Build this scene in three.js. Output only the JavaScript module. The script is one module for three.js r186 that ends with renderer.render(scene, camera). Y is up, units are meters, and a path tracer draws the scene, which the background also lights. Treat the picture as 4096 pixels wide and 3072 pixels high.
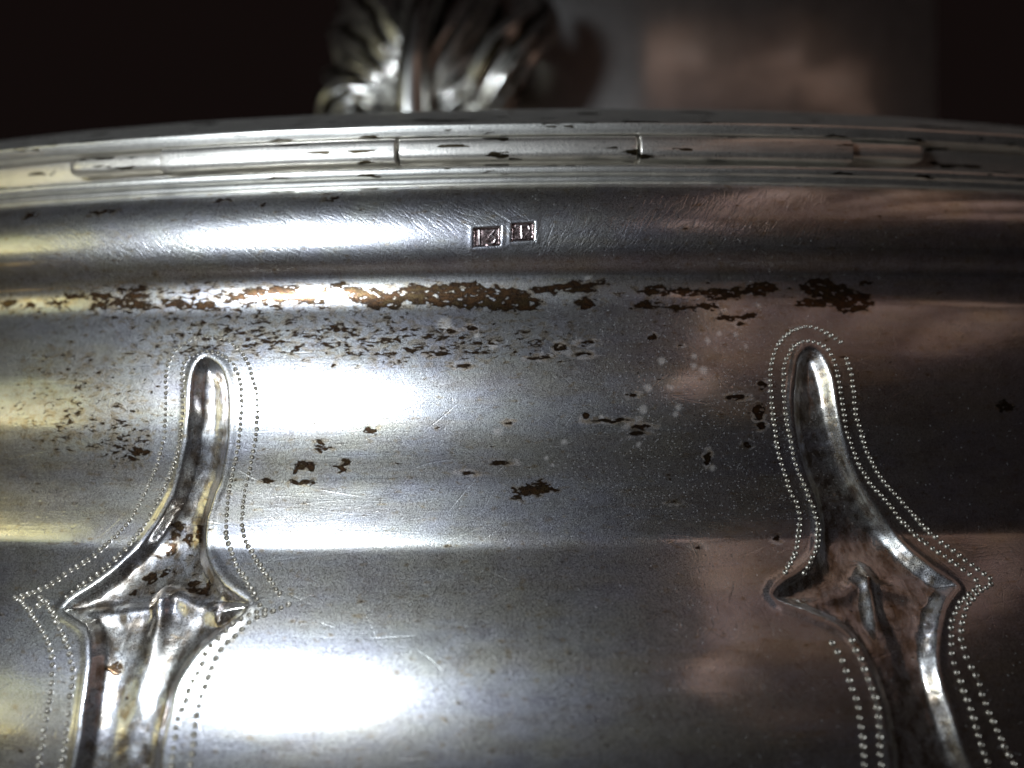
import * as THREE from 'three';
import { mergeGeometries, mergeVertices, toCreasedNormals } from 'three/addons/utils/BufferGeometryUtils.js';
import { RoundedBoxGeometry } from 'three/addons/geometries/RoundedBoxGeometry.js';
import { MarchingCubes } from 'three/addons/objects/MarchingCubes.js';
import { RectAreaLightUniformsLib } from 'three/addons/lights/RectAreaLightUniformsLib.js';

// ---------------------------------------------------------------- camera, light, exposure
// lengths below are millimetres measured from the point the lens looks at; MM and LIFT bring them to metres above the table
const MM = 0.001, LIFT = 75;
const at = (x, y, z) => new THREE.Vector3(x * MM, (y + LIFT) * MM, z * MM);
const scene = new THREE.Scene();
const camera = new THREE.PerspectiveCamera(48.46, 4 / 3, 0.004, 10);
camera.position.copy(at(0, 0, 55));
camera.rotation.set(0, 0, THREE.MathUtils.degToRad(-0.8));
camera.focus = 0.0545;
camera.userData.fStop = 15;
scene.background = new THREE.Color().setRGB(0.0042, 0.0026, 0.0024);   // dim room
const renderer = new THREE.WebGLRenderer({ antialias: true });
renderer.toneMapping = THREE.LinearToneMapping;
renderer.toneMappingExposure = 1.3;
renderer.shadowMap.enabled = true;
RectAreaLightUniformsLib.init();
const FLASH_NITS = 112, FLASH_COLOR = new THREE.Color().setRGB(0.88, 0.97, 1.07);
const flashLight = new THREE.RectAreaLight(FLASH_COLOR, FLASH_NITS, 0.0155, 0.0075);
flashLight.position.copy(at(-40, 24, 57));
flashLight.lookAt(at(0, -1, 0));
scene.add(flashLight);

// ---------------------------------------------------------------- helpers
let seed = 20250705;
const rnd = () => { seed = (seed * 1664525 + 1013904223) >>> 0; return seed / 4294967296; };
const rand = (a, b) => a + (b - a) * rnd();
const mix = (a, b, t) => a + (b - a) * t;
const clamp = (x, a = 0, b = 1) => Math.min(b, Math.max(a, x));
const smooth = (a, b, x) => { const t = clamp((x - a) / (b - a)); return t * t * (3 - 2 * t); };
function hash(i, j, s) { let h = (Math.imul(i, 374761393) + Math.imul(j, 668265263) + Math.imul(s, 1274126177)) | 0; h = Math.imul(h ^ (h >>> 13), 1274126177); return ((h ^ (h >>> 16)) >>> 0) / 4294967296; }
function vnoise(x, y, s) {
  const i = Math.floor(x), j = Math.floor(y), fx = x - i, fy = y - j, a = fx * fx * (3 - 2 * fx), b = fy * fy * (3 - 2 * fy);
  return mix(mix(hash(i, j, s), hash(i + 1, j, s), a), mix(hash(i, j + 1, s), hash(i + 1, j + 1, s), a), b);
}
function fbm(x, y, s, n = 4) { let v = 0, a = 0.5, t = 0; for (let k = 0; k < n; k++) { v += a * vnoise(x, y, s + k); t += a; a *= 0.5; x = x * 2.03 + 17.1; y = y * 2.03 + 9.7; } return v / t; }
function gnoise(x, y, s) {
  const i = Math.floor(x), j = Math.floor(y), fx = x - i, fy = y - j, a = fx * fx * fx * (fx * (fx * 6 - 15) + 10), b = fy * fy * fy * (fy * (fy * 6 - 15) + 10);
  const g = (p, q, dx, dy) => { const t = hash(p, q, s) * 6.2832; return Math.cos(t) * dx + Math.sin(t) * dy; };
  return mix(mix(g(i, j, fx, fy), g(i + 1, j, fx - 1, fy), a), mix(g(i, j + 1, fx, fy - 1), g(i + 1, j + 1, fx - 1, fy - 1), a), b);
}
function gfbm(x, y, s, n = 4) { let v = 0, a = 0.5, t = 0; for (let k = 0; k < n; k++) { v += a * gnoise(x, y, s + k); t += a; a *= 0.5; const q = x; x = 1.62 * x + 1.2 * y + 17.1; y = 1.62 * y - 1.2 * q + 9.7; } return 0.5 + 0.8 * v / t; }
const taken = {};
function numbered(name) { const n = taken[name] = (taken[name] ?? -1) + 1; return n ? `${name}_${String(n).padStart(3, '0')}` : name; }
function add(name, geometry, material, parent, label) {
  const m = new THREE.Mesh(geometry, material); m.name = name; m.castShadow = m.receiveShadow = true;
  if (label) m.userData.label = label;
  parent.add(m); return m;
}
function thing(o, label, category, kind) { o.userData.label = label; o.userData.category = category; if (kind) { o.userData.kind = kind; delete o.userData.category; } scene.add(o); return o; }

// ---------------------------------------------------------------- the pot's surface: an oval plan and an upright profile
const PROFILE = [[13.48,47.2],[12.84,38.3],[12.33,28.5],[11.32,15.3],[10.68,7.9],[9.93,1.2],[9.14,-10.6],[8.49,-23.9],[7.92,-38.3],[7.64,-30.8],[7.22,-12.7],[6.72,-0.9],[6.16,4.8],[5.52,14.3],[4.94,25.8],[4.55,24.6],[3.59,22.5],[1.72,20.3],[0.19,15.9],[-1.01,12.0],[-2.2,7.2],[-3.39,2.3],[-4.88,-0.3],[-5.95,1.7],[-6.54,5.1],[-7.83,7.4],[-8.99,10.5],[-9.56,13.0],[-9.9,17.2],[-10.23,29.2],[-10.54,37.7],[-11.14,40.2],[-13.05,40.0],[-15.31,36.2],[-17.5,29.2],[-19.71,20.6],[-21.5,14.4]];
const FLUTES = [[[-20.76,2.07],[-21.19,1.51],[-21.32,0.28],[-21.22,-1.84],[-21.36,-3.65],[-21.76,-5.47],[-22.36,-7.28],[-23.12,-8.59],[-24.45,-10.49],[-25.94,-12.09],[-27.69,-13.63],[-25.77,-14.45],[-24.79,-15.76],[-24.37,-17.0],[-24.07,-19.08],[-23.97,-21.45],[-24.54,-24.13],[-19.45,-23.83],[-19.06,-21.25],[-19.1,-20.15],[-19.03,-18.5],[-18.85,-16.93],[-18.11,-15.44],[-16.77,-14.27],[-15.99,-13.36],[-17.41,-13.57],[-15.86,-13.25],[-17.7,-12.23],[-18.81,-11.36],[-19.65,-10.43],[-19.89,-9.4],[-19.56,-7.26],[-19.05,-6.07],[-18.66,-4.27],[-18.49,-2.47],[-18.67,-0.36],[-19.25,1.17],[-20.01,1.9]],[[19.98,2.12],[19.22,1.56],[18.81,0.64],[18.43,-1.18],[18.4,-3.28],[18.71,-5.09],[19.2,-6.6],[19.59,-8.1],[19.69,-9.56],[19.19,-10.9],[18.14,-11.74],[15.42,-13.09],[17.1,-13.97],[18.79,-14.72],[19.73,-15.9],[20.07,-17.27],[20.19,-18.85],[20.16,-20.45],[20.06,-21.85],[20.15,-24.46],[25.42,-24.94],[24.41,-22.21],[24.03,-20.71],[23.91,-19.08],[23.82,-17.93],[24.06,-16.57],[24.8,-15.22],[25.72,-14.1],[27.02,-13.24],[27.26,-13.11],[26.14,-12.09],[25.16,-11.04],[24.27,-9.49],[23.18,-7.68],[22.23,-5.79],[21.62,-3.95],[21.27,-2.13],[21.17,-0.31],[20.98,1.08],[20.59,1.86]]];
const CRESTS = [[[-27.24,-13.65],[-24.76,-13.65],[-22.48,-13.37],[-21.66,-12.88],[-20.85,-12.68],[-19.3,-13.17],[-17.47,-13.38],[-16.09,-13.25]],[[15.83,-13.15],[17.94,-13.3],[20.14,-12.95],[22.01,-12.2],[22.67,-12.71],[24.53,-13.23],[26.94,-13.12]]];
const RIDGES = [[[-21.93,-11.97],[-21.66,-12.88],[-21.45,-14.33],[-21.31,-15.92],[-21.23,-18.16],[-21.28,-19.98],[-21.4,-22.11]],[[22.25,-11.26],[22.01,-12.2],[21.64,-14.15],[21.53,-15.98],[21.67,-18.26],[21.93,-20.34],[22.31,-22.81]]];
const BEAD_ROWS = [[[-31.33,-13.19],[-30.08,-12.78],[-29.17,-12.26],[-28.3,-11.56],[-27.44,-10.96],[-26.73,-10.2],[-25.92,-9.41],[-25.28,-8.61],[-24.52,-7.23],[-24.0,-6.26],[-23.3,-4.59],[-22.89,-2.83],[-22.97,-0.86],[-23.21,1.14],[-23.0,2.42],[-21.93,3.26],[-20.48,3.51],[-19.05,3.1],[-17.91,2.11],[-17.2,0.92],[-16.7,-0.51],[-16.57,-1.86],[-16.69,-3.38],[-17.01,-5.12],[-17.43,-7.05],[-17.48,-8.75],[-17.11,-9.9],[-16.5,-10.62],[-15.46,-11.53],[-14.57,-12.32],[-14.16,-12.65]],[[-13.45,-13.23],[-13.94,-13.39],[-14.77,-13.74],[-15.49,-14.05],[-16.28,-14.83],[-16.8,-15.37],[-17.09,-16.05],[-17.24,-16.96],[-17.42,-17.85],[-17.46,-18.75],[-17.42,-19.96],[-17.4,-21.93]],[[-30.82,-13.39],[-29.69,-14.0],[-28.52,-14.77],[-27.6,-15.53],[-26.9,-16.45],[-26.52,-17.45],[-26.43,-17.97],[-26.28,-19.0],[-26.24,-19.95],[-26.17,-21.14],[-26.23,-22.4]],[[-27.8,-13.08],[-27.28,-12.59],[-26.32,-11.75],[-25.56,-10.8],[-24.92,-9.89],[-24.23,-8.92],[-23.69,-7.91],[-23.19,-6.98],[-22.66,-5.83],[-22.2,-4.68],[-21.87,-3.56],[-21.74,-2.41],[-21.67,-1.51],[-21.87,-0.26],[-22.08,1.12],[-22.07,1.65],[-21.71,2.18],[-20.73,2.44],[-19.48,2.23],[-18.6,1.59],[-18.01,0.54],[-17.74,-0.49],[-17.68,-2.15],[-17.84,-3.88],[-18.2,-5.41],[-18.5,-6.96],[-18.54,-8.14],[-18.49,-9.39],[-18.22,-10.13],[-17.43,-11.15],[-16.46,-12.05],[-15.54,-12.92],[-15.23,-13.24]],[[-14.84,-13.49],[-15.41,-13.66],[-16.32,-14.1],[-17.02,-14.77],[-17.67,-15.59],[-17.85,-16.35],[-18.1,-16.91],[-18.25,-17.74],[-18.49,-18.89],[-18.48,-19.88],[-18.46,-21.04],[-18.49,-22.1]],[[-29.65,-13.18],[-28.54,-13.75],[-27.53,-14.51],[-26.61,-15.34],[-26.01,-15.99],[-25.36,-16.99],[-25.25,-17.49],[-25.12,-18.33],[-24.96,-19.33],[-24.86,-20.18],[-24.81,-21.37],[-24.9,-22.44]],[[-30.0,-13.73],[-29.48,-13.54],[-29.0,-13.38]],[[16.59,-11.98],[17.84,-10.75],[18.37,-9.37],[18.36,-8.21],[17.99,-7.34],[17.59,-6.02],[17.18,-4.61],[16.98,-3.04],[16.9,-1.43],[17.01,0.35],[17.45,1.7],[18.3,2.82],[19.41,3.45],[20.53,3.57],[21.5,3.15],[22.35,2.51]],[[22.5,1.4],[22.65,0.5],[22.61,-1.19],[22.64,-2.4],[22.85,-3.28],[23.2,-4.51],[23.67,-5.52],[24.35,-6.67],[25.01,-7.44],[25.75,-8.34],[26.74,-9.53],[27.7,-10.64],[28.71,-11.65],[29.87,-12.84]],[[17.87,-12.03],[18.78,-11.14],[19.38,-10.33],[19.52,-9.41],[19.31,-8.15],[18.81,-6.71],[18.3,-5.29],[17.98,-3.63],[17.78,-2.1],[17.8,-0.66],[18.1,1.02],[18.67,1.91],[19.45,2.53],[20.4,2.55],[21.18,2.17],[21.54,1.41],[21.68,-0.16],[21.69,-1.5],[21.77,-2.38],[21.87,-3.26],[22.26,-4.48],[22.72,-5.62],[23.39,-6.73],[24.13,-7.65],[24.57,-8.17],[25.38,-9.3],[26.25,-10.29],[27.03,-11.09],[27.94,-11.87],[28.82,-12.84]],[[18.17,-15.6],[18.46,-16.52],[18.55,-17.51],[18.66,-18.34],[18.66,-19.65],[18.55,-20.75],[18.48,-22.51]],[[19.31,-15.54],[19.54,-16.57],[19.61,-17.4],[19.8,-18.4],[19.75,-19.4],[19.48,-20.8],[19.39,-22.58]],[[29.73,-13.13],[28.13,-13.74],[26.99,-14.52],[26.1,-15.76],[26.01,-16.91],[26.18,-17.5],[26.18,-18.28],[26.21,-19.05],[26.39,-19.74],[26.53,-20.36],[26.75,-21.16],[27.43,-23.02]],[[28.78,-13.23],[27.16,-13.93],[25.95,-14.93],[25.19,-16.4],[25.08,-17.77],[25.21,-18.89],[25.28,-19.66],[25.33,-20.6],[25.73,-22.86]]];
const TARNISH = [[-11.67,6.8,0.71,0.22],[-10.81,6.44,0.8,0.38],[-9.91,6.04,1.28,0.47],[-8.62,5.7,1.43,0.54],[-6.41,6.13,1.9,0.63],[-4.51,6.01,1.89,0.79],[-2.62,5.91,1.89,0.88],[-0.74,5.73,1.88,0.85],[0.83,5.39,1.25,0.64],[2.73,6.31,1.57,0.25],[4.31,6.45,1.58,0.37],[5.9,6.68,0.79,0.22],[5.06,5.33,0.75,0.38],[-17.4,6.53,1.33,0.38],[-15.42,6.16,1.48,0.41],[-13.78,5.97,1.3,0.38],[-13.13,6.27,0.81,0.28],[-18.9,6.25,0.84,0.35],[-16.08,6.65,1.65,0.22],[-26.88,6.96,1.36,0.19],[-26.71,6.47,1.15,0.23],[-27.23,6.0,1.63,0.26],[-26.32,5.81,1.08,0.23],[-23.85,5.9,0.88,0.26],[-22.79,5.71,0.87,0.2],[-21.97,6.65,0.69,0.22],[-21.41,5.68,0.86,0.29],[-29.45,6.56,1.3,0.23],[-29.23,5.9,1.11,0.23],[-37.2,6.26,0.74,0.3],[-35.38,6.1,0.56,0.2],[-33.03,6.19,0.77,0.17],[-31.51,6.63,0.95,0.16],[9.7,6.15,1.15,0.32],[11.94,6.07,1.29,0.25],[13.89,6.0,0.98,0.29],[15.52,6.05,0.82,0.29],[17.18,6.21,1.0,0.45],[17.86,6.37,0.6,0.38],[9.31,5.13,1.11,0.26],[11.52,4.95,1.28,0.23],[13.46,5.03,0.97,0.19],[15.26,4.28,1.45,0.19],[16.27,4.43,0.65,0.16],[14.52,5.74,1.31,0.19],[21.57,6.3,1.37,0.64],[22.59,6.05,1.38,0.58],[20.76,5.23,1.19,0.33],[22.84,5.4,1.38,0.53],[24.23,5.4,1.26,0.66],[25.06,6.64,0.49,0.26],[23.73,4.8,1.04,0.27],[1.2,-6.75,0.82,0.41],[1.93,-6.67,0.53,0.35],[0.46,-7.03,0.47,0.23],[-0.03,-6.73,0.29,0.12],[0.16,-7.23,0.35,0.12],[1.64,-6.32,0.23,0.23],[2.43,-6.77,0.29,0.15],[-13.48,-5.13,0.85,0.27],[-13.94,-5.43,0.31,0.18],[-10.75,-4.91,0.36,0.3],[-10.91,-5.27,0.3,0.24],[-12.25,-4.01,0.67,0.18],[-12.4,-3.65,0.24,0.18],[-13.64,-6.14,0.85,0.21],[-15.93,-6.08,0.49,0.21],[-9.09,-2.85,0.54,0.21],[-22.08,-9.05,0.45,0.29],[-22.46,-9.92,0.32,0.7],[-21.37,-9.76,0.25,0.4],[-20.62,-9.32,0.32,0.58],[-23.25,-11.67,0.34,0.34],[-22.38,-11.36,0.37,0.2],[-19.66,-12.3,0.74,0.19],[-20.21,-12.06,0.3,0.34],[-19.11,-12.17,0.3,0.24],[-23.86,-12.44,0.43,0.14],[-23.42,-16.36,0.37,0.38],[-34.75,12.46,0.49,0.23],[-28.86,12.4,1.04,0.19],[-19.94,12.85,0.62,0.15],[-16.82,12.42,0.2,0.11],[-12.15,12.6,0.45,0.15],[-24.68,-4.1,0.83,0.24],[-25.35,-4.56,0.67,0.18],[-24.35,-3.49,0.46,0.15],[33.69,-2.0,0.81,0.38]];
const RINGED = [[-0.21,-2.46,0.29,0.12],[-0.83,-5.02,0.59,0.15],[-2.9,-5.64,0.41,0.12],[4.67,-2.09,0.3,0.24],[6.29,-2.41,1.34,0.12],[8.2,-2.86,0.6,0.15],[7.9,-3.27,0.54,0.12],[7.7,-0.78,0.36,0.15],[15.98,-2.04,0.37,0.54],[16.08,-2.94,0.31,0.24],[16.45,-0.34,0.31,0.3],[15.12,-4.17,0.31,0.21],[12.51,-4.95,0.24,0.42],[14.51,-1.06,0.68,0.18],[16.76,-10.12,0.3,0.16],[11.57,-10.5,0.23,0.08],[10.17,-7.7,0.24,0.09],[1.96,1.7,0.6,0.15],[3.19,2.36,0.43,0.25],[4.69,1.88,0.55,0.15],[5.04,2.65,0.49,0.15],[15.5,3.8,0.32,0.16],[11.19,2.42,0.19,0.09],[9.38,2.97,0.22,0.22],[-4.13,3.55,0.62,0.16],[-2.6,3.75,0.31,0.16],[-4.55,2.01,0.67,0.12],[-3.17,1.23,0.54,0.15],[1.35,1.62,0.36,0.12]];
const SPOTS = [[-1.21,2.58,0.43,0.43],[-4.46,4.03,0.62,0.57],[9.83,1.36,0.37,0.37],[11.95,1.03,0.31,0.3],[12.53,0.72,0.4,0.39],[13.96,3.17,0.29,0.28],[13.1,2.71,0.31,0.31],[15.06,3.1,0.29,0.28],[12.02,1.64,0.31,0.31],[15.63,2.28,0.25,0.25],[8.78,-0.38,0.36,0.36],[10.29,-0.4,0.27,0.27],[10.66,-1.65,0.3,0.36],[8.4,-1.77,0.36,0.41],[3.3,-3.75,0.35,0.29],[-0.95,-3.01,0.41,0.35],[5.7,-2.17,0.24,0.24],[2.11,-4.76,0.24,0.24],[2.54,-5.21,0.21,0.21],[10.14,-0.31,0.24,0.24],[12.81,-5.61,0.3,0.3],[17.05,5.08,0.33,0.26],[14.54,4.77,0.29,0.29],[-2.28,3.21,0.43,0.31],[10.48,-2.1,0.3,0.3],[8.03,-3.98,0.27,0.27],[-7.31,-4.5,0.3,0.24],[5.26,7.06,0.44,0.24]];
const FLECKS = [[-17.39,5.89,20.64,1.44,0.42],[-28.16,6.52,9.58,1.44,0.25],[-12.53,3.38,10.54,1.42,0.46],[-6.24,2.34,8.0,1.39,0.42],[2.3,2.84,5.2,1.55,0.25],[-29.57,-1.47,6.71,3.75,0.38],[-33.1,2.69,5.33,1.97,0.15],[-25.68,-3.64,2.01,1.83,0.35],[12.54,5.43,7.12,1.44,0.18],[13.59,-1.1,6.76,3.0,0.08],[-4.66,-5.27,7.7,1.76,0.08],[-30.7,-8.27,4.93,1.81,0.05],[-24.47,2.51,2.06,1.28,0.12],[-21.13,-10.18,2.52,2.96,0.25],[-12.11,-5.2,5.15,1.78,0.08],[-3.14,12.71,26.41,0.37,0.12],[-20.59,3.23,4.68,1.6,0.3]];
const HALLMARKS = [[-1.52,9.73,0.92,0.64],[0.88,10.03,0.77,0.61]];

const AX = 101, BZ = 64;                                   // half axes of the oval, mm
const arcS = [0], arcT = [0];
for (let k = 1; k <= 4000; k++) { const t = k / 4000 * Math.PI, d = Math.PI / 4000, m = t - d / 2; arcT.push(t); arcS.push(arcS[k - 1] + Math.hypot(AX * Math.cos(m), BZ * Math.sin(m)) * d); }
const HALF = arcS[4000];
function arcAngle(u) { const s = Math.abs(u); let lo = 0, hi = 4000; while (hi - lo > 1) { const m = (lo + hi) >> 1; if (arcS[m] > s) hi = m; else lo = m; } return Math.sign(u) * mix(arcT[lo], arcT[hi], (s - arcS[lo]) / (arcS[hi] - arcS[lo] || 1)); }
function plan(u) { const t = arcAngle(u), nx = Math.sin(t) / AX, nz = Math.cos(t) / BZ, l = Math.hypot(nx, nz); return [AX * Math.sin(t), BZ * Math.cos(t) - BZ, nx / l, nz / l]; }
const knots = [...PROFILE, [-24, 16], [-29, 0], [-36, -14], [-46, -26], [-58, -40], [-66, -46], [-69, -30]];
const elev = (y) => { let k = 0; while (k < knots.length - 2 && y < knots[k + 1][0]) k++; const [a, p] = knots[k], [b, q] = knots[k + 1]; return mix(p, q, clamp((a - y) / (a - b))); };
const TOP = PROFILE[0][0], BOTTOM = -69, PN = 4000, prof = new Float64Array(PN + 1);
{ let r = 0; for (let k = 1; k <= PN; k++) { const y = TOP + (BOTTOM - TOP) * (k - 0.5) / PN; r += Math.tan(elev(y) * Math.PI / 180) * (TOP - BOTTOM) / PN; prof[k] = r; } const k0 = Math.round(TOP / (TOP - BOTTOM) * PN), r0 = prof[k0]; for (let k = 0; k <= PN; k++) prof[k] -= r0; }
const rad = (y) => { const f = clamp((TOP - y) / (TOP - BOTTOM)) * PN, k = Math.min(PN - 1, Math.floor(f)); return mix(prof[k], prof[k + 1], f - k); };

// chased flutes: distance inside an outline gives the depth of the hollow
function outline(points) {
  const c = new THREE.CatmullRomCurve3(points.map(([u, y]) => new THREE.Vector3(u, y, 0)), true, 'centripetal'), p = c.getPoints(points.length * 4).slice(0, -1).map((v) => [v.x, v.y]);
  const us = p.map((q) => q[0]), ys = p.map((q) => q[1]);
  return { p, u0: Math.min(...us), u1: Math.max(...us), y0: Math.min(...ys), y1: Math.max(...ys) };
}
function inside(o, u, y) {
  let best = 1e9, odd = false; const p = o.p;
  for (let i = 0, j = p.length - 1; i < p.length; j = i++) {
    const [ax, ay] = p[j], [bx, by] = p[i], dx = bx - ax, dy = by - ay, t = clamp(((u - ax) * dx + (y - ay) * dy) / (dx * dx + dy * dy || 1));
    best = Math.min(best, (u - ax - dx * t) ** 2 + (y - ay - dy * t) ** 2);
    if ((ay > y) !== (by > y) && u < ax + (y - ay) / (by - ay) * dx) odd = !odd;
  }
  return (odd ? 1 : -1) * Math.sqrt(best);
}
const flutes = FLUTES.map(outline);
function along(line, u, y) {                              // distance to an open line and how far along it, 0 to 1
  let best = 1e9, f = 0; const n = line.length - 1;
  for (let i = 0; i < n; i++) { const [ax, ay] = line[i], dx = line[i + 1][0] - ax, dy = line[i + 1][1] - ay, t = clamp(((u - ax) * dx + (y - ay) * dy) / (dx * dx + dy * dy)), d = (u - ax - dx * t) ** 2 + (y - ay - dy * t) ** 2; if (d < best) { best = d; f = (i + t) / n; } }
  return [Math.sqrt(best), f];
}
function relief(u, y) {
  let h = 0;
  for (let k = 0; k < 2; k++) {
    const o = flutes[k]; if (u < o.u0 - 2 || u > o.u1 + 2 || y < o.y0 - 2 || y > o.y1 + 2) continue;
    const d = inside(o, u, y) + 0.16 * (fbm(u * 1.1, y * 0.8, 23, 3) - 0.5);
    if (d > 0) {
      const t = clamp(d / 1.7), deep = 0.85; let g = -deep * (0.4 * smooth(0, 0.4, t) + 0.6 * (1 - (1 - t) ** 2)), edge = smooth(0, 0.7, d);
      const [c, f] = along(CRESTS[k], u, y); g += (k ? 0.2 : 0.36) * edge * (0.75 + 0.25 * Math.cos((f - 0.5) * 6)) * Math.exp(-c * c / (y > CRESTS[k][3][1] ? 0.32 : 0.22));
      const [q, s] = along(RIDGES[k], u, y); g += edge * (s < 0.17 ? 0.3 * s / 0.17 : mix(0.42, 0.20, smooth(0.17, 0.6, s))) * Math.exp(-q * q / mix(0.22, 0.9, smooth(0.2, 0.8, s)));
      h += g + edge * (0.09 * (fbm(u * 0.8, y * 0.6, 83, 2) - 0.5) + 0.03 * (fbm(u * 2.6, y * 1.8, 87, 2) - 0.5));
    }
    h += 0.08 * Math.exp(-((d + 0.2) ** 2) / 0.08);
  }
  for (const [cu, cy, a, b] of HALLMARKS) {
    const du = u - cu - (y - cy) * 0.04, dy = y - cy - du * 0.05, d = Math.min(a - Math.abs(du), b - Math.abs(dy));
    if (d > -1) { h -= (0.15 + 0.05 * (fbm(u * 3, y * 3, 5, 2) - 0.5)) * smooth(-0.04, 0.16, d); h += 0.02 * Math.exp(-((d + 0.14) ** 2) / 0.03); }
  }
  h += 0.022 * (fbm(u * 0.14, y * 0.22, 5, 2) - 0.5) + 0.009 * (fbm(u * 0.45, y * 0.6, 9, 2) - 0.5) + 0.011 * (gfbm(u * 0.06, y * 0.75, 61, 2) - 0.5);
  return h;
}
function onBody(u, y, out = 0) {
  const [x, z, nx, nz] = plan(u), e = elev(y) * Math.PI / 180, ce = Math.cos(e), se = Math.sin(e), r = rad(y), h = out;
  return [x + nx * (r + h * ce), y + h * se, z + nz * (r + h * ce)];
}

// ---------------------------------------------------------------- materials
const TW = 2048, TH = 1152, U0 = -40, U1 = 40, Y0 = -28, Y1 = 17;
function makeTex(data, srgb) { const t = new THREE.DataTexture(data, TW, TH, THREE.RGBAFormat); t.wrapS = t.wrapT = THREE.MirroredRepeatWrapping; t.magFilter = THREE.LinearFilter; t.minFilter = THREE.LinearFilter; if (srgb) t.colorSpace = THREE.SRGBColorSpace; t.needsUpdate = true; return t; }
const toS = (c) => Math.round(255 * clamp(c <= 0.0031308 ? 12.92 * c : 1.055 * c ** (1 / 2.4) - 0.055));
// worn silver: mirror-bright metal strewn with microscopic scratches and pits that scatter light, far finer than a pixel
const makeWorn = (bright, mid, dull = 0.30) => {
  const n = 512, d = new Uint8Array(n * n * 4);
  for (let k = 0; k < n * n; k++) { const a = hash(k, 1, 99), b = hash(k, 2, 99), v = a < bright ? 0.07 + 0.08 * b : a < mid ? 0.2 + 0.14 * b : dull + 0.13 * b; d[k * 4] = d[k * 4 + 1] = d[k * 4 + 2] = Math.round(255 * v); d[k * 4 + 3] = 255; }
  return d;
};
const wornData = makeWorn(0.40, 0.58), polishedData = makeWorn(0.42, 0.5), rimData = makeWorn(0.22, 0.44, 0.42);
function wornGloss(rx, ry, data = wornData) { const t = new THREE.DataTexture(data, 512, 512, THREE.RGBAFormat); t.wrapS = t.wrapT = THREE.RepeatWrapping; t.repeat.set(rx, ry); t.magFilter = t.minFilter = THREE.NearestFilter; t.needsUpdate = true; return t; }
function bodyMaterial() {
  const N = TW * TH, height = new Float32Array(N).fill(0.5), rough = new Float32Array(N), tarn = new Float32Array(N), ring = new Float32Array(N), spot = new Float32Array(N);
  const sx = TW / (U1 - U0), sy = TH / (Y1 - Y0);
  // ragged brown tarnish: ellipses with a noisy rim, and small flecks where noise passes a threshold
  const stamp = (list, arr, rag, wide) => {
    for (const [cu, cy, a, b] of list) {
      const m = wide + 0.5;
      for (let j = Math.max(0, Math.floor((cy - b - m - Y0) * sy)); j < Math.min(TH, (cy + b + m - Y0) * sy); j++) for (let i = Math.max(0, Math.floor((cu - a - m - U0) * sx)); i < Math.min(TW, (cu + a + m - U0) * sx); i++) {
        const u = U0 + (i + 0.5) / sx, y = Y0 + (j + 0.5) / sy;
        const wu = u + rag * 1.6 * (gfbm(u * 1.5, y * 3, 31) - 0.5), wy = y + rag * (gfbm(u * 1.5, y * 3, 57) - 0.5);
        const q = Math.hypot((wu - cu) / a, (wy - cy) / b), d = (1 - q) * Math.min(a, b);     // about the distance to the rim, mm
        const k = j * TW + i; arr[k] = Math.max(arr[k], d + wide);
      }
    }
  };
  tarn.fill(-1); ring.fill(-1); spot.fill(-1);
  stamp(TARNISH, tarn, 0.75, 0); stamp(RINGED, tarn, 0.35, 0); stamp(RINGED, ring, 0.35, 0.2); stamp(SPOTS, spot, 0.15, 0);
  for (let j = 0; j < TH; j++) for (let i = 0; i < TW; i++) {
    const u = U0 + (i + 0.5) / sx, y = Y0 + (j + 0.5) / sy, k = j * TW + i;
    let dens = 0.012;
    for (const [cu, cy, a, b, d] of FLECKS) { const q = ((u - cu) / a) ** 2 + ((y - cy) / b) ** 2; if (q < 4) dens += d * Math.exp(-q * 1.2); }
    const n = gfbm(u * 1.15, y * 3.1, 77, 4);
    const lace = Math.min(0.80 - 2.6 * Math.abs(gfbm(u * 0.75, y * 2.1, 177, 3) - 0.5), gfbm(u * 0.9, y * 2.0, 191, 3) + 0.13);
    tarn[k] = Math.max(tarn[k], (n - (0.80 - 0.36 * Math.min(dens, 0.55))) * 0.9, dens > 0.2 ? (lace - (0.84 - 0.42 * Math.min(dens, 0.55))) * 0.5 : -1);
    // holes of bright metal left within the large patches
    if (tarn[k] > 0) { const h = gfbm(u * 1.7, y * 3.6, 91, 3); tarn[k] = Math.min(tarn[k], (0.68 - h) * 0.7); }
  }
  // scratches: a fine line lowers the surface and roughens it
  const cut = (u, y, ang, len, depth, ro) => {
    const n = Math.ceil(len * sx), bend = rand(-0.25, 0.25);
    for (let s = 0; s <= n; s++) {
      const f = s / n - 0.5, a = ang + bend * f, i = Math.round((u + Math.cos(a) * f * len - U0) * sx), j = Math.round((y + Math.sin(a) * f * len - Y0) * sy);
      if (i < 0 || j < 0 || i >= TW || j >= TH) continue;
      const k = j * TW + i, fade = 1 - (2 * f) ** 2; height[k] -= depth * fade; rough[k] += ro * fade;
    }
  };
  for (let k = 0; k < 9000; k++) cut(rand(U0, U1), rand(Y0, Y1), rand(-0.12, 0.12), rand(1, 7), rand(0.02, 0.08), rand(0, 0.05));           // polishing lines round the pot
  for (let k = 0; k < 3800; k++) cut(rand(U0, U1), rand(Y0, Y1), rand(0, Math.PI), rand(0.3, 1.8), rand(0.03, 0.14), rand(0, 0.1));
  for (let k = 0; k < 2600; k++) { const u = rand(-34, 22); cut(u, 10.2 + rand(-2.3, 2.6), u < 1 ? -0.6 + rand(-0.35, 0.35) : 0.9 + rand(-0.4, 0.4), rand(0.4, 2.4), rand(0.08, 0.4), 0); }
  for (let k = 0; k < 9; k++) cut(3.5 + k * 0.16, 2.2 + k * 0.22, 0.62, rand(2, 5), 0.5, 0);
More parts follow.
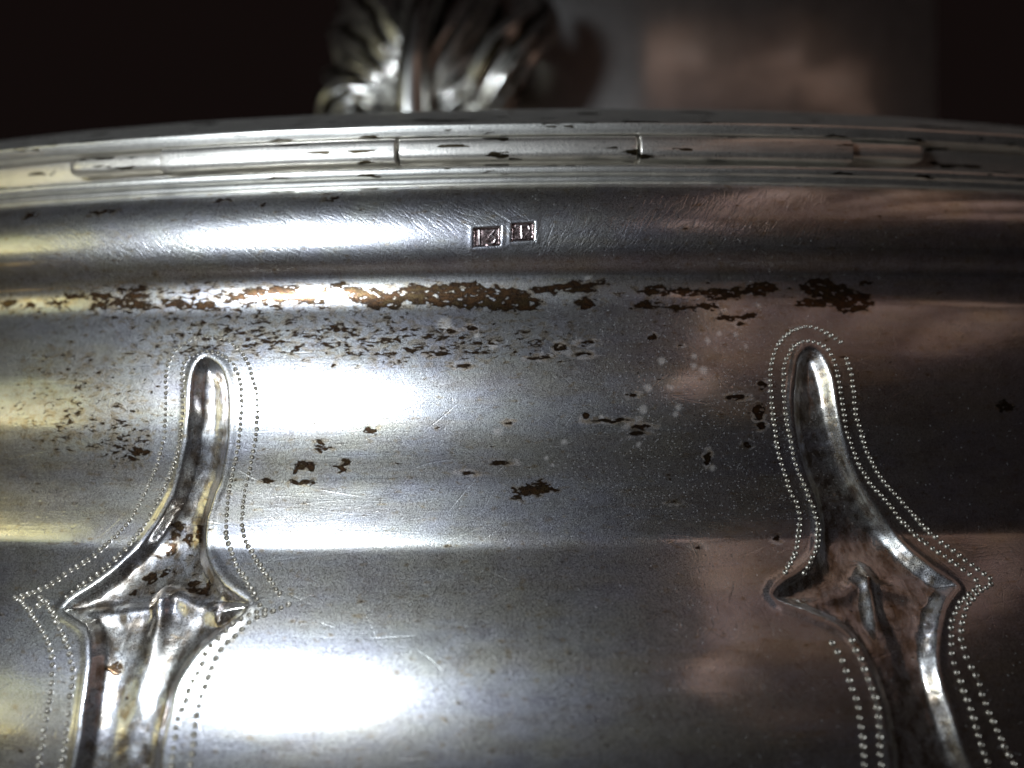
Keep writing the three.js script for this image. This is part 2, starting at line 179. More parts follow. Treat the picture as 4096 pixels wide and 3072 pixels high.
  for (let k = 0; k < 260; k++) cut(rand(-34, 30), rand(-22, 5), rand(-1.1, 1.1), rand(0.8, 4.5), rand(0.1, 0.38), 0);
  const dust = new Uint8Array(N);                          // specks of dust on the polished metal
  for (let k = 0; k < 3400; k++) { const i = Math.floor(rand(0, TW - 2)), j = Math.floor(rand(0, TH - 2)); dust[j * TW + i] = 1; if (rnd() < 0.5) dust[j * TW + i + 1] = 1; if (rnd() < 0.25) dust[(j + 1) * TW + i] = 1; }
  for (let k = 0; k < 2200; k++) { const i = Math.floor((rand(2, 22) - U0) * sx), j = Math.floor((rand(-9, 6) - Y0) * sy); dust[j * TW + i] = 1; if (rnd() < 0.4) dust[j * TW + i + 1] = 1; }
  const col = new Uint8Array(N * 4), met = new Uint8Array(N * 4), bmp = new Uint8Array(N * 4);
  for (let j = 0; j < TH; j++) for (let i = 0; i < TW; i++) {
    const u = U0 + (i + 0.5) / sx, y = Y0 + (j + 0.5) / sy, k = j * TW + i;
    const smear = fbm(u * 0.22, y * 0.5, 11, 4), film = fbm(u * 0.6, y * 1.1, 13, 3), grain = vnoise(u * 13, y * 13, 15), fine = hash(i, j, 21), pit = vnoise(u * 6.5, y * 6.5, 19);
    const warm = smooth(0.46, 0.70, fbm(u * 0.10, y * 0.75, 29, 4)), dull = smooth(0.45, 0.75, fbm(u * 0.9, y * 1.6, 47, 4));
    let r = (0.86 + 0.16 * (smear - 0.5)) * (1 - 0.14 * dull), g = (0.865 + 0.16 * (smear - 0.5)) * (1 - 0.15 * dull - 0.04 * warm), b = (0.88 + 0.14 * (film - 0.5)) * (1 - 0.15 * dull - 0.12 * warm);
    let h = height[k] + 0.04 * (grain - 0.5) + 0.03 * (fine - 0.5);
    if (pit > 0.90) h -= 0.3 * (pit - 0.90) * 10;
    const rg = smooth(0, 0.06, ring[k]) * smooth(0.35, 0.6, gfbm(u * 0.9, y * 1.4, 51, 2)); r = mix(r, 0.9, rg * 0.5); g = mix(g, 0.80, rg * 0.5); b = mix(b, 0.74, rg * 0.5);
    const sp = smooth(0, 0.25, spot[k]); r = mix(r, 0.93, sp); g = mix(g, 0.88, sp); b = mix(b, 0.83, sp); h += 0.1 * sp * (fine - 0.5); let me = 1 - 0.16 * sp - 0.10 * rg; if (dust[k]) { me = 0.72; r = g = b = 0.8; }
    // brown film in the flutes, patchy
    let hollow = 0; for (const o of flutes) if (u > o.u0 && u < o.u1 && y > o.y0 && y < o.y1) { if (inside(o, u, y) > 0.25) hollow = 1; }
    if (hollow) { const q = smooth(0.38, 0.72, gfbm(u * 1.4, y * 1.1, 41, 5)); r = mix(r, 0.40, q); g = mix(g, 0.34, q); b = mix(b, 0.28, q); }
    const t = tarn[k], stain = smooth(-0.22, 0.0, t) * smooth(0.42, 0.6, gfbm(u * 1.6, y * 2.2, 97, 3)); r *= 1 - 0.18 * stain; g *= 1 - 0.28 * stain; b *= 1 - 0.42 * stain;
    if (t > -0.02) {
      const m = smooth(-0.02, 0.035, t), core = smooth(0.04, 0.22, t + 0.10 * (fbm(u * 2.5, y * 4, 63, 3) - 0.5)), ol = 0.6 * smooth(0.46, 0.66, fbm(u * 1.1, y * 1.8, 67, 3));
      r = mix(r, mix(0.060, mix(0.125, 0.095, ol), core), m); g = mix(g, mix(0.038, mix(0.066, 0.075, ol), core), m); b = mix(b, mix(0.024, mix(0.032, 0.036, ol), core), m);
      h -= 0.12 * m; me = mix(me, 0.93, m);
    }
    for (const [cu, cy, a, bb] of HALLMARKS) if (Math.abs(u - cu) < a - 0.06 && Math.abs(y - cy) < bb - 0.06) { r = 0.34; g = 0.26; b = 0.25; h += 0.3 * (fine - 0.5); }
    const o4 = k * 4; col[o4] = toS(r); col[o4 + 1] = toS(g); col[o4 + 2] = toS(b); col[o4 + 3] = 255; met[o4] = met[o4 + 1] = met[o4 + 2] = Math.round(255 * me); met[o4 + 3] = 255;
    
    const p = Math.round(255 * clamp(h)); bmp[o4] = bmp[o4 + 1] = bmp[o4 + 2] = p; bmp[o4 + 3] = 255;
  }
  const m = new THREE.MeshStandardMaterial({ color: 0xffffff, map: makeTex(col, true), metalness: 1, metalnessMap: makeTex(met), roughness: 1, roughnessMap: wornGloss(12, 7), bumpMap: makeTex(bmp), bumpScale: 0.000022 });
  m.name = 'scratched_silver'; return m;
}
// the rim's silver: greenish-brown tarnish streaks, uv in millimetres / 40
function rimMaterial(name, amount, base, seedN) {
  const w = 1024, h = 256, col = new Uint8Array(w * h * 4) , bmp = new Uint8Array(w * h * 4);
  for (let j = 0; j < h; j++) for (let i = 0; i < w; i++) {
    const n = fbm(i * 0.013, j * 0.085, seedN, 5), s = fbm(i * 0.01, j * 0.5, seedN + 7, 3), f = hash(i, j, seedN), t = smooth(amount, amount + 0.03, n), sm = fbm(i * 0.03, j * 0.05, seedN + 21, 4), k = (j * w + i) * 4;
    const c = [mix(base[0] * (0.82 + 0.3 * sm), 0.055, t), mix(base[1] * (0.82 + 0.3 * sm), 0.042, t), mix(base[2] * (0.82 + 0.3 * sm), 0.024, t)];
    col[k] = toS(c[0]); col[k + 1] = toS(c[1]); col[k + 2] = toS(c[2]);
    bmp[k] = bmp[k + 1] = bmp[k + 2] = 255 * clamp(0.5 + 0.35 * (s - 0.5) + 0.1 * (f - 0.5) - 0.2 * t);
    col[k + 3] = bmp[k + 3] = 255;
  }
  const tex = (d, srgb) => { const t = new THREE.DataTexture(d, w, h, THREE.RGBAFormat); t.wrapS = t.wrapT = THREE.RepeatWrapping; t.magFilter = t.minFilter = THREE.LinearFilter; if (srgb) t.colorSpace = THREE.SRGBColorSpace; t.needsUpdate = true; return t; };
  const m = new THREE.MeshStandardMaterial({ map: tex(col, true), metalness: 1, roughness: 1, roughnessMap: wornGloss(6, 1.5, name === 'panel_silver' ? polishedData : name === 'cast_silver' ? wornData : rimData), bumpMap: tex(bmp), bumpScale: 0.00002 }); m.name = name; return m;
}
const bodySilver = bodyMaterial();
const rimSilver = rimMaterial('rim_silver', 0.71, [0.88, 0.86, 0.80], 201);
const hingeSilver = rimMaterial('hinge_silver', 0.70, [0.88, 0.84, 0.77], 301);
const castSilver = rimMaterial('cast_silver', 0.56, [0.88, 0.86, 0.80], 401);
const dotSilver = new THREE.MeshStandardMaterial({ metalness: 1, roughness: 0.46 }); dotSilver.color.setRGB(0.46, 0.43, 0.37); dotSilver.name = 'dot_silver';
const letterSilver = new THREE.MeshStandardMaterial({ metalness: 1, roughness: 0.3 }); letterSilver.color.setRGB(0.66, 0.58, 0.57); letterSilver.name = 'letter_silver';
const panelSilver = rimMaterial('panel_silver', 0.9, [0.88, 0.86, 0.82], 501);

// ---------------------------------------------------------------- table
const pot = new THREE.Group(); pot.name = 'silver_pot'; pot.position.copy(at(0, -LIFT, -BZ));
thing(pot, 'oval silver pot with chased flutes, dotted borders, brown tarnish and a hinged lid', 'pot');
const P0 = pot.position;
const woodMaterial = (() => {
  const w = 512, h = 512, d = new Uint8Array(w * h * 4);
  for (let j = 0; j < h; j++) for (let i = 0; i < w; i++) { const n = fbm(i * 0.012 + 2 * fbm(i * 0.004, j * 0.01, 7, 2), j * 0.16, 8, 4), k = (j * w + i) * 4; d[k] = toS(0.05 + 0.09 * n); d[k + 1] = toS(0.024 + 0.04 * n); d[k + 2] = toS(0.014 + 0.02 * n); d[k + 3] = 255; }
  const t = new THREE.DataTexture(d, w, h, THREE.RGBAFormat); t.wrapS = t.wrapT = THREE.RepeatWrapping; t.magFilter = THREE.LinearFilter; t.colorSpace = THREE.SRGBColorSpace; t.repeat.set(2, 2); t.needsUpdate = true;
  const m = new THREE.MeshStandardMaterial({ map: t, roughness: 0.5 }); m.name = 'dark_wood'; return m;
})();
const table = add('table_top', new THREE.BoxGeometry(0.9, 0.02, 0.6), woodMaterial, scene); table.position.set(0, -0.0102, -0.05);
thing(table, 'dark brown wooden table top under the silver pot', 'table', 'structure');

// ---------------------------------------------------------------- body
function gridGeometry(cols, rows, point, uv, close) {
  const n = cols.length, m = rows.length, pos = new Float32Array(n * m * 3), uvs = new Float32Array(n * m * 2), idx = new Uint32Array((n - 1) * (m - 1) * 6);
  for (let j = 0, k = 0; j < m; j++) for (let i = 0; i < n; i++, k++) {
    const p = point(cols[i], rows[j], i, j); pos[k * 3] = p[0] * MM - P0.x; pos[k * 3 + 1] = (p[1] + LIFT) * MM - P0.y; pos[k * 3 + 2] = p[2] * MM - P0.z;
    const q = uv(cols[i], rows[j], i, j); uvs[k * 2] = q[0]; uvs[k * 2 + 1] = q[1];
  }
  for (let j = 0, k = 0; j < m - 1; j++) for (let i = 0; i < n - 1; i++) { const a = j * n + i, b = a + 1, c = a + n, d = c + 1; idx[k++] = a; idx[k++] = c; idx[k++] = b; idx[k++] = b; idx[k++] = c; idx[k++] = d; }
  const g = new THREE.BufferGeometry(); g.setAttribute('position', new THREE.BufferAttribute(pos, 3)); g.setAttribute('uv', new THREE.BufferAttribute(uvs, 2)); g.setIndex(new THREE.BufferAttribute(idx, 1)); g.computeVertexNormals();
  if (close) { const nn = g.attributes.normal; for (let j = 0; j < m; j++) { const a = j * n, b = a + n - 1, x = nn.getX(a) + nn.getX(b), y = nn.getY(a) + nn.getY(b), z = nn.getZ(a) + nn.getZ(b), l = Math.hypot(x, y, z); nn.setXYZ(a, x / l, y / l, z / l); nn.setXYZ(b, x / l, y / l, z / l); } }
  return g;
}
const cols = []; { let u = -HALF; while (u < HALF - 1e-6) { cols.push(u); const a = Math.abs(u); u += a > 60 ? 4 : a > 42 ? 0.6 : (u > -3 && u < 2.2) ? 0.05 : 0.092; } cols.push(HALF); }
const rows = []; { let y = TOP; while (y > BOTTOM) { rows.push(y); const c = Math.cos(elev(y) * Math.PI / 180); y -= y < -40 ? 1.5 : y < -26 ? 0.5 : (y > 9 && y < 10.9) ? 0.05 : 0.088 * c; } rows.push(BOTTOM); }
const bodyGeometry = gridGeometry(cols, rows, (u, y) => onBody(u, y, Math.abs(u) < 60 && y > -30 ? relief(u, y) : 0), (u, y) => [(u - U0) / (U1 - U0), (y - Y0) / (Y1 - Y0)], true);
const body = add('body', bodyGeometry, bodySilver, pot, 'scratched silver body with two hollow chased flutes and patchy brown tarnish');

// rings swept round the oval: each profile point is [y, r]
const ringCols = []; for (let u = -HALF; u < HALF - 1e-6; u += Math.abs(u) > 60 ? 4 : 0.7) ringCols.push(u); ringCols.push(HALF);
function swept(profile, wobble = 0) {
  const c = new THREE.CatmullRomCurve3(profile.map(([y, r]) => new THREE.Vector3(r, y, 0)), false, 'centripetal'), pts = c.getPoints(profile.length * 6), len = [0];
  for (let k = 1; k < pts.length; k++) len.push(len[k - 1] + pts[k].distanceTo(pts[k - 1]));
  return gridGeometry(ringCols, pts, (u, p) => {
    const [x, z, nx, nz] = plan(u), r = Math.max(p.x, -12), k = p.x < -12 ? 1 - (-12 - p.x) / 52 : 1, w = wobble ? wobble * (fbm(u * 0.25, p.y * 0.7, 71, 2) - 0.5) : 0;
    const px = x + nx * (r + w), pz = z + nz * (r + w);
    return [px * k, p.y + w * 0.6, -BZ + (pz + BZ) * k];
  }, (u, p, i, j) => [u / 40, len[j] / 10], true);
}
const RT = rad(TOP);
add('rim_lip', swept([[TOP - 0.1, RT - 0.25], [TOP + 0.02, RT - 0.55], [TOP + 0.12, RT - 0.62], [TOP + 0.3, RT - 0.50], [TOP + 0.58, RT - 0.42], [TOP + 0.70, RT - 0.32], [TOP + 0.80, RT - 0.12], [TOP + 1.0, RT - 0.04], [TOP + 1.22, RT - 0.05], [TOP + 1.36, RT - 0.25], [TOP + 1.42, RT - 1.1], [TOP + 1.44, RT - 3.2]], 0.06), rimSilver, pot);
add('hinge_plate', swept([[TOP + 1.0, RT - 2.6], [TOP + 1.9, RT - 2.35], [TOP + 2.8, RT - 2.3], [TOP + 3.75, RT - 2.2]]), hingeSilver, pot);
const lid = add('lid', swept([[TOP + 3.58, RT - 2.3], [TOP + 3.6, RT - 1.3], [TOP + 3.65, RT - 0.97], [TOP + 3.85, RT - 0.86], [TOP + 4.1, RT - 0.78], [TOP + 4.35, RT - 0.75], [TOP + 4.52, RT - 0.88], [TOP + 4.62, RT - 1.25], [TOP + 4.68, RT - 2.0], [TOP + 5.0, RT - 2.7], [TOP + 6.3, RT - 5], [TOP + 7.7, RT - 8], [TOP + 9, RT - 14], [TOP + 10.4, RT - 25], [TOP + 11.4, RT - 45], [TOP + 11.6, RT - 60]], 0.08), rimSilver, pot);
add('foot', swept([[BOTTOM + 1, rad(BOTTOM + 1) - 0.3], [BOTTOM - 1, rad(BOTTOM) - 1.5], [BOTTOM - 3, rad(BOTTOM) - 0.5], [BOTTOM - 5, rad(BOTTOM) + 1.5], [-74.4, rad(BOTTOM) + 2.2], [-74.95, rad(BOTTOM) + 1.6], [-74.95, rad(BOTTOM) - 3]]), rimSilver, pot);

// hinge: a straight pin with five knuckles that belong to lid and body in turn
const HY = TOP + 2.62, HZ = RT - 1.15;
function knuckle(x0, x1, dy, dz, r, taper) {
  const n = 28, cross = [], xs = [];
  for (let k = 0; k <= n; k++) cross.push(k / n * Math.PI * 2);
  const L = x1 - x0, edge = 0.12;
  const steps = [[0, 0], [0, r - edge], [edge * 0.3, r - edge * 0.3], [edge, r], [L * 0.25, r], [L * 0.5, r * 0.985], [L * 0.75, r], [L - edge, r], [L - edge * 0.3, r - edge * 0.3], [L, r - edge], [L, 0]];
  if (taper < 0) { steps[0] = [-0.7, 0]; steps[1] = [-0.7, r * 0.5]; steps[2] = [-0.5, r * 0.85]; steps[3] = [0, r]; }
  if (taper > 0) { steps[10] = [L + 0.6, 0]; steps[9] = [L + 0.6, r * 0.5]; steps[8] = [L + 0.4, r * 0.85]; steps[7] = [L, r]; }
  const fine = []; for (let k = 0; k < steps.length - 1; k++) { const n2 = Math.max(1, Math.ceil((steps[k + 1][0] - steps[k][0]) / 0.8)); for (let m = 0; m < n2; m++) fine.push([mix(steps[k][0], steps[k + 1][0], m / n2), mix(steps[k][1], steps[k + 1][1], m / n2)]); } fine.push(steps[steps.length - 1]);
  return gridGeometry(cross, fine, (t, s) => {          // follows the oval; the front face is flattened and leans a little forward
    const q = s[1] / Math.pow(Math.abs(Math.sin(t)) ** 3.4 + Math.abs(Math.cos(t)) ** 3.4, 1 / 3.4), [x, z, nx, nz] = plan(x0 + s[0]), out = HZ + dz + Math.cos(t + 0.07) * q + 0.03 * (fbm((x0 + s[0]) * 0.5, t, 73, 2) - 0.5);
    return [x + nx * out, HY + dy + Math.sin(t + 0.07) * q, z + nz * out];
  }, (t, s) => [(x0 + s[0]) / 40, t * 0.08 + dy], false);
}
const kx = [-32.5, -25.2, -7.8, 9.1, 24.9, 30.6];
[[0.14, -0.36, 0.66], [-0.04, 0.05, 0.90], [0.04, -0.12, 0.84], [-0.02, 0.02, 0.88], [0.22, -0.42, 0.64]].forEach(([dy, dz, r], k) => {
  const o = add('hinge_knuckle', knuckle(kx[k] + 0.09, kx[k + 1] - 0.09, dy, dz, r, k === 0 ? -1 : k === 4 ? 1 : 0), hingeSilver, pot);
  o.name = k ? `hinge_knuckle_00${k}` : 'hinge_knuckle';
});

// punched dots: a raised ring round a small pit, along each border row
const dotShape = (r) => new THREE.LatheGeometry([[0, 0.012], [0.35, 0.02], [0.62, 0.065], [0.8, 0.072], [1.0, 0.02], [1.12, -0.03]].map(([a, b]) => new THREE.Vector2(a * r * MM, b * 1.5 * MM)), 10);
const dotTypes = [dotShape(0.125), dotShape(0.14), dotShape(0.175)];
const X = new THREE.Vector3(), Yv = new THREE.Vector3(), Z = new THREE.Vector3(), M4 = new THREE.Matrix4();
function frameAt(u, y, lift = 0) {
  const h = relief(u, y), p = onBody(u, y, h), a = onBody(u + 0.08, y, relief(u + 0.08, y)), b = onBody(u, y + 0.08, relief(u, y + 0.08));
  X.set(a[0] - p[0], a[1] - p[1], a[2] - p[2]).normalize(); Z.set(b[0] - p[0], b[1] - p[1], b[2] - p[2]); Yv.crossVectors(X, Z).normalize(); Z.crossVectors(X, Yv).normalize();   // X round, Yv outward, Z down
  M4.makeBasis(X, Yv, Z); M4.setPosition(p[0] * MM - P0.x + Yv.x * lift * MM, (p[1] + LIFT) * MM - P0.y + Yv.y * lift * MM, p[2] * MM - P0.z + Yv.z * lift * MM); return M4;
}
BEAD_ROWS.forEach((row, n) => {
  const c = new THREE.CatmullRomCurve3(row.map(([u, y]) => new THREE.Vector3(u, y, 0)), false, 'centripetal'), len = c.getLength(), list = [];
  const lower = row.reduce((s, q) => s + q[1], 0) / row.length < -12, step = lower ? 0.46 : 0.37, count = Math.max(2, Math.round(len / step));
  for (let k = 0; k <= count; k++) {
    const p = c.getPointAt(k / count), s = p.y < -9 ? 2 : p.y > -2 ? (k % 3 ? 0 : 1) : 1;
    const z = rand(0.82, 1.15); list.push(dotTypes[s].clone().scale(z, rand(0.7, 1.15), z).applyMatrix4(frameAt(p.x + rand(-0.03, 0.03), p.y + rand(-0.03, 0.03), 0)));
  }
  const o = add('punched_border', mergeGeometries(list), dotSilver, body); if (n) o.name = `punched_border_${String(n).padStart(3, '0')}`; o.userData.kind = 'stuff';
});
// hallmark letters, standing up from the floor of the two punches
function letter(name, hall, strokes) {
  const [cu, cy] = HALLMARKS[hall], parts = strokes.map(({ p, w }) => {
    const c = new THREE.CatmullRomCurve3(p.map(([a, b]) => { const m = frameAt(cu + a, cy + b, 0.0), v = new THREE.Vector3().setFromMatrixPosition(m); return v; }), false, 'centripetal');
    return new THREE.TubeGeometry(c, 24, w * MM, 8, false);
  });
  return add(name, mergeGeometries(parts), letterSilver, body);
}
letter('hallmark_letter', 0, [{ p: [[-0.52, 0.46], [-0.52, 0.0], [-0.50, -0.50]], w: 0.11 }]);
letter('hallmark_letter_001', 0, [{ p: [[-0.12, 0.36], [0.2, 0.40], [0.52, 0.46]], w: 0.07 }, { p: [[0.52, 0.44], [0.34, 0.22], [0.18, 0.06]], w: 0.08 }, { p: [[0.18, 0.06], [0.46, 0.0], [0.54, -0.22], [0.36, -0.44], [0.06, -0.46], [-0.14, -0.30]], w: 0.11 }]);
letter('hallmark_letter_002', 1, [{ p: [[-0.52, 0.30], [-0.46, 0.42], [0.0, 0.42], [0.34, 0.42], [0.42, 0.2]], w: 0.09 }, { p: [[-0.1, 0.4], [-0.1, 0.0], [-0.08, -0.42]], w: 0.11 }]);

// ---------------------------------------------------------------- behind: the leaf casting and the raised block on the lid
function lobe(points, widths, flat, flutesN) {           // a tapered, fluted, bent lobe
  const c = new THREE.CatmullRomCurve3(points.map((p) => new THREE.Vector3(...p)), false, 'centripetal'), n = 26, m = 30, colsL = [], rowsL = [];
  for (let k = 0; k <= m; k++) colsL.push(k / m * Math.PI * 2); for (let k = 0; k <= n; k++) rowsL.push(k / n);
  const tan = new THREE.Vector3(), side = new THREE.Vector3(), up = new THREE.Vector3(0, 0, 1), nor = new THREE.Vector3();
  return gridGeometry(colsL, rowsL, (t, s) => {
    const p = c.getPointAt(s); c.getTangentAt(s, tan); side.crossVectors(tan, up).normalize(); nor.crossVectors(side, tan);
    const f = s * (widths.length - 1), i = Math.min(widths.length - 2, Math.floor(f)), w = 1.12 * mix(widths[i], widths[i + 1], f - i) * (1 + 0.14 * Math.cos(t * flutesN));
    const a = Math.cos(t) * w, b = Math.sin(t) * w * flat * (1 + 0.32 * Math.cos(t * flutesN));
    return [p.x + side.x * a + nor.x * b, p.y + side.y * a + nor.y * b, p.z + side.z * a + nor.z * b];
  }, (t, s) => [s * 0.4, t * 0.12], true);
}
const LZ = -36;
const backing = lobe([[-9, 22, LZ - 3], [-9, 29, LZ - 3], [-8.6, 36, LZ - 4.5], [-8, 44, LZ - 7], [-8, 50, LZ - 11]], [3, 7.5, 9.5, 9, 5], 0.22, 7);
const leaf = add('leaf_finial', backing, castSilver, pot, 'dark cast silver leaf standing on the lid');
const lobes = [
  [[[-9.9, 25, LZ + 3.4], [-9.9, 29.5, LZ + 4.4], [-9.6, 33, LZ + 4.6], [-9.2, 37, LZ + 3.4], [-8.8, 42, LZ - 1], [-8.6, 48, LZ - 5]], [1.7, 1.3, 1.1, 1.4, 1.7, 0.4], 0.9, 0],
  [[[-10.6, 29, LZ], [-13.2, 34, LZ + 1], [-16.6, 37.6, LZ - 1], [-19.6, 39.5, LZ - 4]], [0.8, 1.7, 2.0, 0.5], 0.5, 6],
  [[[-11, 29, LZ], [-14.6, 32, LZ + 1], [-17.6, 33.4, LZ - 0.5], [-20.2, 34.2, LZ - 3]], [0.8, 1.6, 1.6, 0.5], 0.5, 6],
  [[[-11.2, 28, LZ], [-15, 30.4, LZ + 1], [-18, 30.2, LZ + 0.5], [-19.8, 27.6, LZ - 1]], [0.8, 1.5, 1.7, 0.9], 0.55, 5],
  [[[-10.4, 31, LZ + 0.5], [-12.6, 37, LZ + 1], [-15.4, 41, LZ - 1], [-18, 44, LZ - 4]], [0.7, 1.7, 2.0, 0.4], 0.5, 6],
  [[[-10.0, 33, LZ + 1], [-11.2, 39, LZ], [-12.4, 45, LZ - 3]], [0.6, 1.5, 0.5], 0.5, 5],
  [[[-9.2, 29, LZ + 1], [-7.2, 33.4, LZ + 1.6], [-4.8, 37.6, LZ + 0.6], [-2.8, 42, LZ - 2], [-1.5, 46, LZ - 5]], [0.8, 1.2, 1.5, 1.4, 0.5], 0.6, 5],
  [[[-8.6, 28.6, LZ], [-5.8, 31.2, LZ + 1], [-2.8, 34, LZ + 0.5], [0.4, 37, LZ - 2]], [0.8, 1.2, 1.4, 0.5], 0.5, 5],
  [[[-4.6, 26.5, LZ - 1], [-2.4, 30.5, LZ + 2.2], [0.4, 34.6, LZ + 2.8], [3.2, 38.5, LZ + 0.5], [4.0, 42.5, LZ - 3]], [0.9, 1.9, 2.4, 2.0, 0.7], 0.55, 6],
  [[[-6.5, 24, LZ + 1], [-4.5, 27, LZ + 2], [-2.6, 29, LZ + 1], [-2.2, 31.5, LZ - 1]], [1.2, 1.2, 1.0, 0.5], 0.6, 4],
  [[[-12, 24, LZ + 1], [-14, 27.4, LZ + 2.2], [-15.4, 29, LZ + 1.6], [-16.4, 28.6, LZ]], [1.2, 1.4, 1.2, 0.5], 0.6, 4],
];
lobes.forEach(([p, w, flat, n], k) => { const o = add('leaf_lobe', lobe(p, w, flat, n), castSilver, leaf); if (k) o.name = `leaf_lobe_${String(k).padStart(3, '0')}`; });

// the block's front bows out a little, its other sides are flat
const front = new THREE.Shape(); front.moveTo(-0.027, 0.012); front.lineTo(0.027, 0.012);
for (let k = 0; k <= 24; k++) { const x = 0.027 - 0.054 * k / 24; front.lineTo(x, -0.012 + 0.0012 * (x / 0.027) ** 2); }
const blockShape = new THREE.ExtrudeGeometry(front, { depth: 0.048, bevelEnabled: true, bevelSize: 0.001, bevelThickness: 0.001, bevelSegments: 3, curveSegments: 24 }); blockShape.translate(0, 0, -0.024); blockShape.rotateX(-Math.PI / 2);
{ const q = blockShape.attributes.uv; for (let k = 0; k < q.count; k++) q.setXY(k, q.getX(k) * 25, q.getY(k) * 25); }
const block = add('raised_block', toCreasedNormals(blockShape, 0.5), panelSilver, pot, 'plain polished upright block on the lid behind the leaf');
block.position.copy(at(26, 45.5, -64)).sub(P0); block.rotation.set(0.01, 0.05, 0);

// ---------------------------------------------------------------- outside the frame: the flash and the hand that the silver mirrors
const flash = new THREE.Group(); flash.name = 'camera_flash'; flash.position.copy(flashLight.position); flash.quaternion.copy(flashLight.quaternion);
thing(flash, 'small electronic flash head with a white rectangular window, out of frame', 'flash');
const blackPlastic = new THREE.MeshStandardMaterial({ roughness: 0.55 }); blackPlastic.color.setRGB(0.02, 0.02, 0.02); blackPlastic.name = 'black_plastic';
const glow = new THREE.MeshStandardMaterial({ color: 0x111111, emissive: FLASH_COLOR, emissiveIntensity: 4 }); glow.name = 'flash_glow';
const housing = add('housing', new RoundedBoxGeometry(0.023, 0.0135, 0.010, 3, 0.002), blackPlastic, flash); housing.position.z = -0.0072;
const tube = add('flash_window_lamp', new RoundedBoxGeometry(0.0155, 0.0075, 0.0012, 2, 0.0004), glow, flash); tube.position.z = -0.0014;
// flash group faces the way its light does
flash.rotateY(Math.PI);

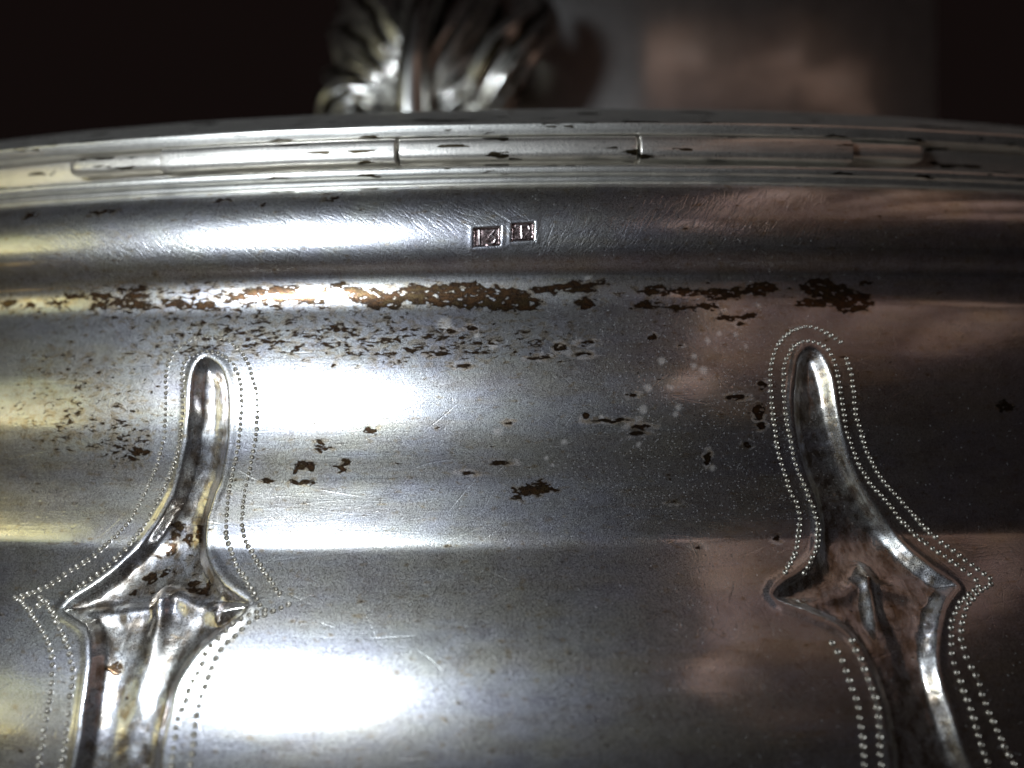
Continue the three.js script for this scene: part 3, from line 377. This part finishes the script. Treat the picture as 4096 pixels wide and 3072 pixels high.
function handGeometry() {
  // joints in mm: [x, y, z, radius]
  const bones = [];
  const chain = (...j) => { for (let k = 1; k < j.length; k++) bones.push([j[k - 1], j[k]]); };
  chain([102, 28, 132, 25], [92, 38, 108, 23], [86, 42, 96, 21]);
  chain([82, 44, 98, 15], [64, 53, 58, 11.5]); chain([84, 44, 98, 16], [77, 52, 56, 12]); chain([88, 42, 98, 16], [90, 47, 58, 11.5]); chain([92, 38, 98, 15], [103, 41, 64, 10.5]);
  chain([64, 53, 58, 10], [57, 56, 30, 8.6], [53, 50, 8, 7.8], [51, 44, -8, 6.8]);
  chain([77, 52, 56, 10], [73, 57, 25, 8.8], [70, 50, 1, 8], [68, 43, -14, 7]);
  chain([90, 47, 58, 9.6], [89, 51, 30, 8.4], [87, 44, 8, 7.6], [86, 37, -6, 6.6]);
  chain([103, 41, 64, 8.6], [104, 43, 42, 7.2], [103, 38, 24, 6.6], [102, 32, 12, 5.8]);
  chain([80, 36, 96, 15], [64, 28, 82, 11.5], [54, 24, 66, 9.6], [49, 22, 52, 8]);
  const res = 112, mc = new MarchingCubes(res, new THREE.MeshStandardMaterial(), false, false, 400000); mc.isolation = 0;
  const c = [82, 38, 60], half = 84, shift = [-10, 12, 0];
  const dist = (x, y, z) => {
    let v = 0; const k = 2.6;
    for (const [a, b] of bones) {
      const dx = b[0] - a[0], dy = b[1] - a[1], dz = b[2] - a[2], t = clamp(((x - a[0]) * dx + (y - a[1]) * dy + (z - a[2]) * dz) / (dx * dx + dy * dy + dz * dz));
      const d = Math.hypot(x - a[0] - dx * t, y - a[1] - dy * t, z - a[2] - dz * t) - mix(a[3], b[3], t); v += Math.exp(-d / k * 1.6);
    }
    return -k / 1.6 * Math.log(v + 1e-30);
  };
  for (let k = 0; k < res; k++) for (let j = 0; j < res; j++) for (let i = 0; i < res; i++) { const p = (q, n) => c[n] + (q - res / 2) / (res / 2) * half; mc.field[i + j * res + k * res * res] = -dist(p(i, 0), p(j, 1), p(k, 2)); }
  mc.update();
  const n = mc.count, pos = new Float32Array(n * 3), nor = new Float32Array(n * 3);
  for (let k = 0; k < n; k++) { pos[k * 3] = (c[0] + shift[0] + mc.positionArray[k * 3] * half) * MM; pos[k * 3 + 1] = (c[1] + shift[1] + mc.positionArray[k * 3 + 1] * half + LIFT) * MM; pos[k * 3 + 2] = (c[2] + shift[2] + mc.positionArray[k * 3 + 2] * half) * MM; nor[k * 3] = mc.normalArray[k * 3]; nor[k * 3 + 1] = mc.normalArray[k * 3 + 1]; nor[k * 3 + 2] = mc.normalArray[k * 3 + 2]; }
  let g = new THREE.BufferGeometry(); g.setAttribute('position', new THREE.BufferAttribute(pos, 3)); g = mergeVertices(g, 1e-6); g.computeVertexNormals(); return g;
}
const skin = new THREE.MeshPhysicalMaterial({ roughness: 0.5 }); skin.color.setRGB(0.60, 0.35, 0.25); skin.name = 'skin';
const hand = add('hand', handGeometry(), skin, scene);
thing(hand, 'bare hand with bent fingers beside the silver pot, out of frame', 'hand');

// a lit lamp in the room, mirrored along the pot's near edge
const lamp = new THREE.Group(); lamp.name = 'table_lamp'; lamp.position.set(-0.31, 0, 0.17);
thing(lamp, 'lit table lamp with a pale yellow shade, out of frame', 'lamp');
const brass = new THREE.MeshStandardMaterial({ metalness: 1, roughness: 0.4 }); brass.color.setRGB(0.5, 0.36, 0.16); brass.name = 'brass';
const shadeGlow = new THREE.MeshStandardMaterial({ roughness: 1, emissiveIntensity: 0.26 }); shadeGlow.color.setRGB(0.7, 0.68, 0.5); shadeGlow.emissive.setRGB(0.80, 0.86, 0.46); shadeGlow.name = 'lamp_shade_glow';
add('lamp_base', new THREE.LatheGeometry([[0, 0.0004], [0.045, 0.0004], [0.045, 0.008], [0.02, 0.016], [0.008, 0.03], [0.006, 0.13], [0, 0.13]].map(([x, y]) => new THREE.Vector2(x, y)), 32), brass, lamp);
add('lamp_shade', new THREE.LatheGeometry([[0.062, 0.125], [0.044, 0.215], [0.0425, 0.215], [0.0605, 0.125], [0.062, 0.125]].map(([x, y]) => new THREE.Vector2(x, y)), 40), shadeGlow, lamp);
add('lamp_bulb', new THREE.SphereGeometry(0.016, 24, 16), new THREE.MeshStandardMaterial({ color: 0x222222, emissive: 0xfff0c0, emissiveIntensity: 1.2 }), lamp).position.y = 0.155;
const bulb = new THREE.PointLight(0xfff0c0, 0.006); bulb.position.y = 0.155; bulb.castShadow = true; lamp.add(bulb);

renderer.render(scene, camera);
